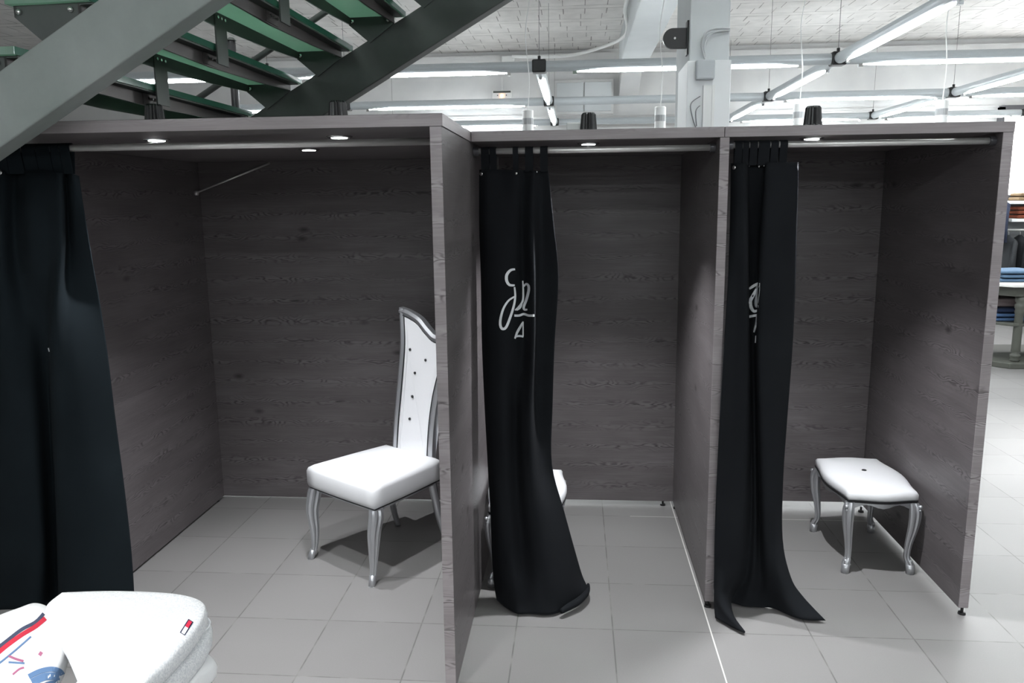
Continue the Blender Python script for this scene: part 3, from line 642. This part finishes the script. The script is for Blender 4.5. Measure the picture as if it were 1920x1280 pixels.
for (px, py) in ((769, 655), (798, 675), (778, 699), (773, 743), (768, 785)):
    # buttons sit on the cushion: find them on the tilted back plane
    Rz = Matrix.Rotation(-ch.rotation_euler.z, 3, 'Z'); d0 = P(px, py, 0) - CAM; o_ = Rz @ (CAM - Vector(ch.location)); dl = Rz @ d0
    t_ = .5
    for _ in range(20):
        q = o_ + dl * t_; t_ += (back_y(q.z) - .013 - q.y) / dl.y
    q = o_ + dl * t_
    bm = bmesh.new(); tube(bm, [q + Vector((0, .003, 0)), q - Vector((0, .003, 0)), q - Vector((0, .006, 0))], [.0075, .007, .003], 12); put('button', bm, BLKP, cush, smooth=True)

def stool(loc, rz, label):
    t = empty('stool', loc, rz, label, 'stool', 'low white upholstered stools with silver legs')
    def ring(z, k, wob=1):
        o = []; W_, D_ = .158, .245
        cs = [(-W_, D_), (-W_, -D_), (W_, -D_), (W_, D_)]
        for i in range(4):
            a, b = cs[i], cs[(i + 1) % 4]
            for j in range(12):
                s_ = j / 12; x = a[0] + (b[0] - a[0]) * s_; y = a[1] + (b[1] - a[1]) * s_
                bow = (.030 if i % 2 == 0 else .022) * math.sin(PI * s_) ** 2
                nx, ny = (b[1] - a[1]), -(b[0] - a[0]); L = math.hypot(nx, ny)
                o.append(((x + nx / L * bow) * k, (y + ny / L * bow) * k, z))
        return o
    put('seat', sect(bmesh.new(), [ring(.362, .985), ring(.372, 1.0), ring(.392, 1.0), ring(.404, .96), ring(.414, .85), ring(.421, .6), ring(.424, .3), ring(.424, .06)]), LEATH, t, smooth=True)
    put('piping', sect(bmesh.new(), [ring(.350, .985), ring(.363, 1.005)]), PIPING, t)
    # apron rails with a wavy lower edge
    bm = bmesh.new(); A = ring(.352, .955); Bb = ring(.352, .90); n_ = len(A)
    def low(i):
        s_ = (i % 12) / 12; return .322 - .010 * math.cos(4 * PI * s_) + .012 * math.sin(PI * s_)
    v1 = [bm.verts.new(p) for p in A]; v2 = [bm.verts.new((p[0], p[1], low(i))) for i, p in enumerate(A)]; v3 = [bm.verts.new((p[0], p[1], low(i))) for i, p in enumerate(Bb)]; v4 = [bm.verts.new(p) for p in Bb]
    for a, b in ((v1, v2), (v2, v3), (v3, v4), (v4, v1)):
        for k in range(n_): bm.faces.new((a[k], a[(k + 1) % n_], b[(k + 1) % n_], b[k]))
    ap = put('apron', bm, SILVER, t, smooth=False)
    for sx in (-1, 1):
        for sy in (-1, 1):
            p = [(sx * .145, sy * .232, .352), (sx * .152, sy * .240, .31), (sx * .150, sy * .238, .24), (sx * .138, sy * .226, .14), (sx * .136, sy * .224, .08), (sx * .146, sy * .234, .05), (sx * .150, sy * .238, .0)]
            lg = put('leg', leg_mesh(p, [.021, .027, .024, .0165, .0145, .0185, .015], 1, 18), SILVER, t, smooth=False)
            bm = bmesh.new()
            for dz, r_ in ((.335, .010), (.318, .009), (.302, .007), (.288, .005)):
                cx_, cy_ = sx * (.158 + .006 * (dz - .29) / .05), sy * (.250 + .002); bmesh.ops.create_icosphere(bm, subdivisions=2, radius=r_, matrix=Matrix.Translation((cx_ + sx * .004, cy_, dz)))
            put('carved_leaf', bm, SILVER, lg, smooth=True)
            bm = bmesh.new(); bmesh.ops.create_icosphere(bm, subdivisions=2, radius=.010, matrix=Matrix.Translation((sx * .150, sy * .236, .058))); tube(bm, [(sx * .150, sy * .238, 0), (sx * .148, sy * .236, .045)], [.0185, .0195], 12)
            put('scroll_foot', bm, SILVER, lg, smooth=True)
    bm = bmesh.new(); lathe(bm, [(.010, .420), (.012, .424), (.009, .4275), (.001, .428)], n=14); put('button', bm, BLKP, t, smooth=True)
    return t
stool((2.862, .815, 0), .02, 'white upholstered stool with black button standing against the right wall of the rightmost booth')
stool((1.215, .575, 0), -.02, 'white upholstered stool half hidden behind the curtain of the middle booth')

# ------------------------------------------------------------------ staircase
PHI = math.radians(-3); SM = Matrix.Rotation(PHI, 4, 'Z')          # local x = climbing direction, y across
def shear(bm):                                   # the treads run slightly off square to the stringers
    for v in bm.verts:
        k = (.93 - v.co.y) / 1.5; v.co.x -= .035 * k; v.co.z += .032 * k
    return bm
st = empty('staircase', (0, 0, 0), PHI, 'open grey-green steel staircase with green glass treads crossing above the left booth', 'staircase')
SL = .545
def ztop(s): return 2.308 + SL * s
def zbot(s): return 2.098 + SL * s
sr = 1.9
poly = [(-3.85, 0), (-3.6, zbot(-3.6)) if False else (-3.85, zbot(-3.85)), (sr, zbot(sr)), (sr, ztop(sr)), (-4.2, ztop(-4.2))]
poly = [(-4.235, 0), (-3.85, 0), (sr, zbot(sr)), (sr, ztop(sr))]
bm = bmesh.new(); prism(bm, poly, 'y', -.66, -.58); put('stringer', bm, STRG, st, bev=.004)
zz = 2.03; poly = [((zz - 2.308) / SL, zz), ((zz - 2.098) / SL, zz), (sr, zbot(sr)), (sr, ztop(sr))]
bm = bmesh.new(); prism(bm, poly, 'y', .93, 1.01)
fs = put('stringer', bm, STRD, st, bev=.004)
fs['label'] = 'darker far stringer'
NT = list(range(-3, 5))
for k in NT:
    s0, z0 = .303 + .27 * k, 2.592 + .147 * k
    sl, srr = s0, s0 + .225; YA, YB = -.575, .925
    tr = put('tread', shear(B(sl - .012, srr + .045, YA - .02, YB + .03, z0 + .034, z0 + .058)), GLASS, st)
    put('glass_edge', shear(B(srr + .045, srr + .048, YA - .02, YB + .03, z0 + .034, z0 + .058)), GLEDGE, tr)
    def bar(s_, m, nm):
        pl = [(YA, z0 + .034), (YB, z0 + .034), (YB, z0 + .002), (YB - .35, z0 - .014), (.17, z0 - .022), (YA + .35, z0 - .014), (YA, z0)]
        b_ = bmesh.new(); prism(b_, pl, 'x', s_, s_ + .008); return put(nm, shear(b_), m, st)
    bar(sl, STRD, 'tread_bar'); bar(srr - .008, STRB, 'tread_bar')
    put('flange', shear(B(srr, srr + .040, YA, YB, z0 + .028, z0 + .034)), STRD, st)
    for yy in (YA, YB - .006):
        b_ = bmesh.new(); prism(b_, [(sl, z0 + .034), (srr, z0 + .034), (srr, max(z0 - .0, ztop(srr) - .03) if True else 0), (sl + .10, ztop(sl + .10) - .02), (sl, z0)], 'y', yy, yy + .006)
        bp = put('end_bracket', shear(b_), STRD, st)
        for ss in (sl + .02, srr - .03):
            b_ = bmesh.new(); yy0 = yy - .012; tube(b_, [(ss, yy, z0 + .014), (ss, yy0 + .004, z0 + .014), (ss, yy0, z0 + .014)], [.0095, .009, .005], 8); put('bolt', shear(b_), CHROME, bp, smooth=True)
    # centre plate hanging from the left bar down to the tread below
    if k > -3:
        pl = put('link_plate', shear(B(sl + .008, sl + .014, .13, .215, z0 - .165, z0 + .03)), STRD, st)
        for q in range(3):
            b_ = bmesh.new(); tube(b_, [(sl + .012, .145 + .027 * q, z0 + .012), (sl + .020, .145 + .027 * q, z0 + .012)], .0055, 8); put('bolt', shear(b_), CHROME, pl)
    if k < 4:
        pp2 = put('splice_plate', shear(B(srr, srr + .005, .12, .225, z0 - .016, z0 + .026)), STRB, st)
        for q in range(3):
            b_ = bmesh.new(); tube(b_, [(srr + .004, .14 + .03 * q, z0 + .008), (srr + .015, .14 + .03 * q, z0 + .008)], .0055, 8); put('bolt', shear(b_), CHROME, pp2)
bm = bmesh.new(); tube(bm, [(-1.0, 1.13, 2.09), (1.75, 1.13, 2.09 + 2.75 * .555)], .016, 14); put('guard_rail', bm, STRD, st, smooth=True)
for s_ in (-.405, 1.2):
    bm = bmesh.new(); tube(bm, [(s_, 1.13, max(2.03, ztop(s_) - .2)), (s_, 1.13, ztop(s_) + .5)], .021, 14); po = put('baluster', bm, mat('dark_round_post', (.06, .06, .062), .35, .4), st, smooth=True)
    bm = bmesh.new(); tube(bm, [(s_, 1.13, ztop(s_) + .5), (s_, 1.13, ztop(s_) + .515)], [.026, .012], 14); put('post_cap', bm, STRD, po)
# small white paper seen through the top tread
# ------------------------------------------------------------------ foreground table with folded sweaters
tb = empty('display_table', (.2, -1.95, 0), label='white display table under the folded sweaters at lower left', cat='table')
put('tabletop', B(-.55, .655, -2.6, -1.62, .70, .735), mat('white_tabletop', (.75, .75, .74), .4), tb, world=True, bev=.006)
for x in (-.5, .60):
    for y in (-2.55, -1.67): put('leg', B(x - .022, x + .022, y - .022, y + .022, 0, .70), WHITEP, tb, world=True, bev=.003)
def heather(name, a, b_):
    m = mat(name, a, .95); n, l, bb = nt(m); tc = n.new('ShaderNodeTexCoord')
    f = noise(n, l, tc.outputs['Object'], 230, 3, .7); l.new(ramp(n, l, f, [(.40, a), (.58, b_)]), bb.inputs['Base Color']); bump(n, l, bb, noise(n, l, tc.outputs['Object'], 420, 2), .5, .002)
    bb.inputs['Sheen Weight'].default_value = .3; return m
HEATH = heather('white_heather_knit', (.66, .68, .71), (.86, .87, .88))
WKNIT = cloth('white_cotton_jersey', (.84, .85, .86), (.90, .90, .90), 500)
def folded(name, outline_pts, z0, z1, m, parent=None, world=True, seed=0, sag=.012, layers=2, droop=0):
    """a soft folded garment: rounded slab from an outline (world x,y), with fold layers in its side"""
    rnd = random.Random(seed); pts = cr(list(outline_pts) + [outline_pts[0]], 8)[:-1]
    cx_ = sum(p[0] for p in pts) / len(pts); cy_ = sum(p[1] for p in pts) / len(pts)
    ph = [rnd.uniform(0, 6) for _ in range(4)]; rings = []
    def rg(z, k, wv=0):
        o = []
        for i, (x, y) in enumerate(pts):
            a = 2 * PI * i / len(pts); zz = z + (wv * (math.sin(3 * a + ph[0]) + .6 * math.sin(5 * a + ph[1])))
            o.append((cx_ + (x - cx_) * k, cy_ + (y - cy_) * k, zz))
        return o
    h = (z1 - z0) / layers
    for L in range(layers):
        a = z0 + h * L
        rings += [rg(a + .002, .955), rg(a + h * .18, .99), rg(a + h * .5, 1.0), rg(a + h * .82, .992)]
    rings = rings[:-1]; q1 = z1 - .010
    rings += [rg(q1 - .006, .985), rg(q1 - .001, .96, .001), rg(q1 + .002, .88, .002), rg(q1 + .005, .7, .0025), rg(q1 + .006, .45, .0025), rg(q1 + .006, .15, .001)]
    o = put(name, sect(bmesh.new(), rings), m, parent, world=world, smooth=True)
    return o
zt = .895
def gz(px, py, z): q = G(px, py, z); return (q.x, q.y)
s1o = [gz(112, 1107, zt), gz(220, 1105, zt), gz(335, 1109, zt), gz(384, 1126, zt), gz(380, 1160, zt), gz(330, 1222, zt), gz(262, 1290, zt), gz(200, 1400, zt), gz(150, 1270, zt), gz(122, 1205, zt), gz(98, 1165, zt), gz(84, 1132, zt)]
s1 = folded('folded_sweater', s1o, .851, zt + .01, HEATH, seed=1, layers=1)
tag(s1, 'white heather sweater on top of the foreground pile, flag logo at its edge', 'sweater', 'folded white sweaters in the foreground')
s2o = [(x + .004, y - .006) for x, y in [gz(235, 1120, .84), gz(340, 1120, .84), gz(392, 1150, .84), gz(386, 1195, .84), gz(330, 1262, .84), gz(270, 1330, .84), (.56, -2.2), (.47, -2.1), (.47, -1.7)]]
s2 = folded('folded_sweater', s2o, .79, .845, HEATH, seed=2, layers=1)
tag(s2, 'white heather knit sweater folded second in the right pile in the foreground', 'sweater', 'folded white sweaters in the foreground')
s3o = [gz(225, 1160, .78), gz(330, 1180, .78), gz(372, 1205, .78), gz(406, 1236, .78), gz(360, 1275, .78), gz(330, 1320, .78), (.56, -2.15), (.48, -2.1), (.48, -1.7)]
s3 = folded('folded_shirt', s3o, .737, .787, WKNIT, seed=3, layers=1)
tag(s3, 'plain white shirt folded at the bottom of the right pile in the foreground', 'shirt')
# the white polo shirt of the left pile with striped sleeve and prints
zp = .865
p1o = [gz(-80, 1200, zp - .02), gz(0, 1158, zp - .02), gz(60, 1134, zp - .02), gz(100, 1124, zp - .02), gz(140, 1150, zp - .02), (.40, -1.56), (.46, -1.7), (.465, -1.85), (.465, -2.15), (.28, -2.3), (-.05, -2.2), (-.05, -1.8)]
p1 = folded('folded_polo_shirt', [(x - .03, y) for x, y in p1o], .795, .853, WKNIT, seed=5, layers=1)
tag(p1, 'folded white polo shirt with navy and red stripes at the lower left corner', 'shirt')
p2 = folded('folded_shirt', [(x - .03, y) for x, y in [gz(-80, 1230, .79), gz(40, 1150, .79), gz(120, 1160, .79), (.42, -1.7), (.44, -2.1), (.2, -2.3), (-.05, -2.2)]], .737, .793, WKNIT, seed=6, layers=1)
tag(p2, 'white shirt folded underneath the striped polo shirt at lower left', 'shirt')
dg = bpy.context.evaluated_depsgraph_get(); dg.update(); PILE = (p1, s1, s2); bvp = [BVHTree.FromObject(o, dg) for o in PILE]
LIFT = .0015
def hit(px, py):
    d = (P(px, py, 0) - CAM).normalized(); best = None
    for i, b_ in enumerate(bvp):
        h = b_.ray_cast(CAM, d)
        if h[0] is not None and (best is None or h[3] < best[1]): best = (h[0] - d * LIFT, h[3], i)
    return best
def ribbon(pts, wd, m, nm, which):
    bm = bmesh.new(); prev = None; pp = cr(pts, 8)
    for i, (x, y) in enumerate(pp):
        a = pp[max(i - 1, 0)]; b = pp[min(i + 1, len(pp) - 1)]; dx, dy = b[0] - a[0], b[1] - a[1]; L = math.hypot(dx, dy) or 1
        e = [hit(x - dy / L * wd * .5 * s, y + dx / L * wd * .5 * s) for s in (-1, 1)]
        e = [bm.verts.new(q[0]) if q and q[2] == which else None for q in e]
        if prev and None not in e and None not in prev: bm.faces.new((prev[0], prev[1], e[1], e[0]))
        prev = e
    if len(bm.faces): put(nm, bm, m, PILE[which], world=True, solid=.0008)
    else: bm.free()
NAVY = mat('navy_stripe', (.06, .075, .13), .8); RED = mat('red_stripe', (.60, .03, .06), .8); BLUE = mat('blue_print', (.12, .22, .40), .8); PINK = mat('faded_pink_print', (.45, .14, .25), .8)
ribbon([(-20, 1226), (10, 1203), (40, 1180), (66, 1166), (82, 1150)], 6, NAVY, 'navy_stripe', 0)
ribbon([(-20, 1238), (10, 1212), (40, 1190), (68, 1173), (92, 1152)], 8, RED, 'red_stripe', 0)
ribbon([(-5, 1246), (20, 1226), (40, 1209), (58, 1193)], 3, BLUE, 'blue_line', 0)
ribbon([(16, 1229), (30, 1235), (44, 1239)], 4, PINK, 'pink_print', 0)
ribbon([(16, 1241), (30, 1242), (46, 1243)], 3, BLUE, 'blue_line', 0)
ribbon([(74, 1228), (78, 1222)], 6, PINK, 'red_mark', 0)
ribbon([(24, 1264), (36, 1254), (45, 1251)], 3, PINK, 'pink_print', 0)
ribbon([(54, 1268), (75, 1258), (96, 1254), (112, 1258), (119, 1268)], 9, BLUE, 'blue_print', 0)
ribbon([(60, 1279), (85, 1268), (112, 1268)], 14, BLUE, 'blue_print', 0)
ribbon([(70, 1292), (95, 1282), (118, 1280)], 12, BLUE, 'blue_print', 0)
ribbon([(128, 1268), (134, 1276), (142, 1290)], 12, BLUE, 'blue_print', 0)
DNAVY = mat('navy_print', (.012, .018, .06), .7); DRED = mat('red_print', (.62, .02, .06), .7)
for wch, (ax, ay), (bx_, by_) in ((1, (343, 1187), (357, 1164)), (2, (329, 1247), (345, 1231))):   # little flags on the sweaters
    mx, my = (ax + bx_) / 2, (ay + by_) / 2
    ribbon([(ax - 1, ay + 1), (mx, my), (bx_ + 1, by_ - 1)], 11, DNAVY, 'flag_border', wch)
    bvp[wch] = BVHTree.FromObject(PILE[wch], dg)
    LIFT = .0032
    ribbon([(ax, ay), (mx, my)], 7, PRINT, 'flag_white_half', wch)
    ribbon([(mx, my), (bx_, by_)], 7, DRED, 'flag_red_half', wch)
    LIFT = .0015
# black hanger with a steel hook lying under the pile
h0 = G(388, 1262, .74)
hg = empty('clothes_hanger', tuple(h0), label='black hanger with a steel ring sticking out under the white sweaters', cat='hanger')
bm = bmesh.new(); tube(bm, cr([(h0.x - .09, h0.y - .06, .746), (h0.x - .03, h0.y - .0, .75), (h0.x + .0, h0.y + .02, .745), (h0.x + .01, h0.y - .03, .745), (h0.x - .02, h0.y - .1, .746)], 8), .009, 8); put('hanger_body', bm, BLKP, hg, world=True, smooth=True)
bm = bmesh.new(); tube(bm, [(h0.x - .012 + .026 * math.cos(a), h0.y - .02 + .026 * math.sin(a), .757) for a in [2 * PI * k / 20 for k in range(21)]], .0035, 8, caps=False); put('ring', bm, STEEL, hg, world=True, smooth=True)
h0 = G(388, 1172, .84)
bm = bmesh.new(); tube(bm, cr([(h0.x - .01, h0.y + .015, .853), (h0.x + .006, h0.y + .004, .846), (h0.x + .004, h0.y - .016, .838), (h0.x - .012, h0.y - .03, .835)], 6), .0018, 6)
tag(put('tag_string', bm, PRINT, smooth=True), 'thin white tag string looping out between the two heather sweaters', 'string')

# unseen spotlight added to brighten the folded pile to white
ld = bpy.data.lights.new('pile_fill_light', 'SPOT'); ld.energy = 75; ld.spot_size = math.radians(52); ld.spot_blend = .9; ld.shadow_soft_size = .05
lo = bpy.data.objects.new('pile_fill_light', ld); C.objects.link(lo); lo.location = (.1, -2.9, 2.9); lo.rotation_euler = (Vector((.3, -1.85, .85)) - Vector((.1, -2.9, 2.9))).to_track_quat('-Z', 'Y').to_euler()

# ------------------------------------------------------------------ the shop at the far right
OLV = mat('olive_grey_painted_wood', (.085, .088, .075), .5)
dt = empty('display_table', (6.5, 5.75, 0), label='olive grey pedestal table with turned legs and white top behind the right booth', cat='table')
def cham(x0, x1, y0, y1, c_): return [(x0 + c_, y0), (x1, y0), (x1, y1), (x0, y1), (x0, y0 + c_ * 1.15)]
bm = bmesh.new(); prism(bm, cham(5.45, 7.3, 5.25, 6.35, .42), 'z', .0, .06); put('base', bm, OLV, dt, world=True, bev=.008)
bm = bmesh.new(); prism(bm, cham(5.52, 7.22, 5.32, 6.28, .38), 'z', .43, .46); put('shelf', bm, OLV, dt, world=True, bev=.005)
bm = bmesh.new(); prism(bm, cham(5.42, 7.3, 5.22, 6.36, .40), 'z', .84, .87); put('tabletop', bm, mat('cream_white_top', (.74, .74, .70), .35), dt, world=True, bev=.006)
bm = bmesh.new(); prism(bm, cham(5.5, 7.24, 5.30, 6.30, .38), 'z', .74, .84); put('apron', bm, OLV, dt, world=True, bev=.004)
for x, y in ((5.97, 5.36), (7.1, 5.4), (5.63, 6.15), (7.1, 6.15)):
    bm = bmesh.new(); lathe(bm, [(.035, .06), (.048, .075), (.035, .09), (.048, .11), (.05, .13), (.03, .145), (.045, .17), (.043, .2), (.04, .56), (.048, .58), (.04, .6), (.05, .62), (.05, .65), (.038, .665), (.05, .69), (.05, .74)], (x, y, 0), 18)
    put('leg', bm, OLV, dt, world=True, smooth=True)
DEN = [cloth('light_denim', (.07, .12, .19), (.10, .16, .24), 300), cloth('mid_denim', (.045, .085, .17), (.07, .12, .22), 300), cloth('dark_denim', (.012, .02, .045), (.02, .03, .06), 300)]
def rect(x0, x1, y0, y1): return [(x0, y0), ((x0 + x1) / 2, y0 - .01), (x1, y0), (x1 + .005, (y0 + y1) / 2), (x1, y1), ((x0 + x1) / 2, y1), (x0, y1), (x0 - .005, (y0 + y1) / 2)]
for i, (z0, z1, m) in enumerate(((.872, .912, DEN[0]), (.914, .955, DEN[0]), (.957, .995, DEN[0]))):
    tag(folded('folded_jeans', rect(5.80 + .02 * (i % 2), 6.2, 5.45, 5.85), z0, z1, m, seed=10 + i, layers=1), 'light blue folded jeans on the white table top, %s of the pile' % ['bottom', 'middle', 'top'][i], 'jeans', 'light jeans on the table top')
tag(folded('folded_sweater', rect(5.62, 5.98, 5.95, 6.25), .872, .96, cloth('grey_knit', (.30, .31, .33), None, 300), seed=15, layers=2), 'grey folded sweater behind the light jeans on the table top', 'sweater')
for i, (z0, z1, m, lb) in enumerate(((.462, .505, DEN[1], 'mid blue folded jeans at the bottom of the pile on the lower shelf'), (.507, .55, DEN[1], 'mid blue folded jeans second in the pile on the lower shelf'), (.552, .60, DEN[2], 'dark blue folded jeans on top of the pile on the lower shelf'))):
    tag(folded('folded_jeans', rect(5.80, 6.28, 5.45, 6.0), z0, z1, m, seed=20 + i, layers=1), lb, 'jeans', 'jeans on the lower shelf')
tag(folded('folded_jacket', rect(5.82, 6.22, 5.55, 6.0), .602, .70, cloth('taupe_cotton', (.17, .14, .14), None, 300), seed=24, layers=2), 'taupe folded jacket above the dark jeans on the lower shelf', 'jacket')
sh = empty('wall_shelving', (8.2, 8.1, 0), label='white wall shelving with folded clothes and a hanging rail at the far right', cat='shelving')
WB = mat('white_board', (.78, .79, .79), .4)
for z in (1.66, 1.43): put('shelf', B(7.13, 8.9, 7.9, 8.24, z - .02, z + .02), WB, sh, world=True, bev=.003)
put('back_board', B(7.0, 8.9, 8.245, 8.256, .3, 1.68), mat('grey_back_board', (.30, .31, .32), .6), sh, world=True)
put('upright', B(8.9, 8.93, 7.9, 8.25, 0, 1.7), WB, sh, world=True)
bm = bmesh.new(); tube(bm, [(7.05, 8.0, 1.30), (8.9, 8.0, 1.30)], .016, 14); put('hanging_rail', bm, STEEL, sh, world=True, smooth=True)
for x in (7.1, 8.8): put('rail_bracket', B(x - .01, x + .01, 7.99, 8.25, 1.31, 1.33), STEEL, sh, world=True)
TAN = cloth('tan_wool', (.17, .12, .075), (.23, .165, .10), 200); RUST = cloth('rust_wool', (.15, .045, .025), (.20, .06, .035), 200)
for i in range(2): tag(folded('folded_sweater', rect(7.22 + .02 * i, 7.75, 7.95, 8.2), 1.682 + .055 * i, 1.735 + .055 * i, TAN, seed=30 + i, layers=1), 'tan folded sweater on the top wall shelf, %s one' % ['lower', 'upper'][i], 'sweater', 'tan sweaters on the top shelf')
for i in range(3): tag(folded('folded_sweater', rect(7.22, 7.8, 7.95, 8.2), 1.452 + .054 * i, 1.504 + .054 * i, RUST, seed=40 + i, layers=1), 'rust red folded sweater under the tan ones, %s of its pile' % ['bottom', 'middle', 'top'][i], 'sweater', 'rust sweaters on the second shelf')
def jacket(x, y, zt_, m, label, wdt=.20, L=.62):
    t = empty('hanging_jacket', (x, y, 0), label=label, cat='jacket', group='dark jackets on the wall rail')
    rings = []
    for z, w_, d_ in ((0, .03, .02), (-.02, .07, .03), (-.06, .17, .045), (-.10, wdt + .01, .055), (-.2, wdt, .06), (-.4, wdt, .055), (-L, wdt + .015, .05)):
        rings.append([(w_ * .32 * math.cos(a) + d_ * .35 * math.sin(3 * a) * .3, w_ * math.sin(a), zt_ + z) for a in [2 * PI * k / 16 for k in range(16)]])
    b_ = put('body', sect(bmesh.new(), rings), m, t, smooth=True)
    for s in (-1, 1):
        rg = [[((.03 * math.cos(a)) + dx, s * (wdt - .01 + dy) + .03 * math.sin(a), zt_ + z) for a in [2 * PI * k / 10 for k in range(10)]] for z, dx, dy in ((-.07, 0, -.03), (-.13, -.02, .02), (-.3, -.04, .035), (-.52, -.05, .03))]
        put('sleeve', sect(bmesh.new(), rg), m, t, smooth=True)
    bm = bmesh.new(); tube(bm, cr([(0, 0, zt_ - .005), (0, 0, zt_ + .03), (0, .014, zt_ + .05), (0, 0, zt_ + .062)], 5), .0025, 6); put('hanger_hook', bm, STEEL, t)
    for q in range(3):
        bm = bmesh.new(); tube(bm, [(-.065, .02, zt_ - .2 - .1 * q), (-.075, .02, zt_ - .2 - .1 * q)], .009, 8); put('button', bm, STEEL, b_)
    return t
JK = [cloth('charcoal_leather', (.03, .032, .035), None, 200, .6), cloth('black_wool', (.016, .017, .019), None, 200)]
for i in range(7):
    jacket(7.16 + .145 * i, 8.0, 1.235, JK[i % 2], 'dark jacket hanging on the wall rail, %s from the left' % ['first', 'second', 'third', 'fourth', 'fifth', 'sixth', 'seventh'][i])
t = jacket(6.99, 7.9, 1.70, cloth('navy_padded', (.03, .036, .06), None, 200), 'navy jacket hanging higher at the left end of the wall shelving', .16, .55)
tag(t, group='navy jacket')
del t['group']
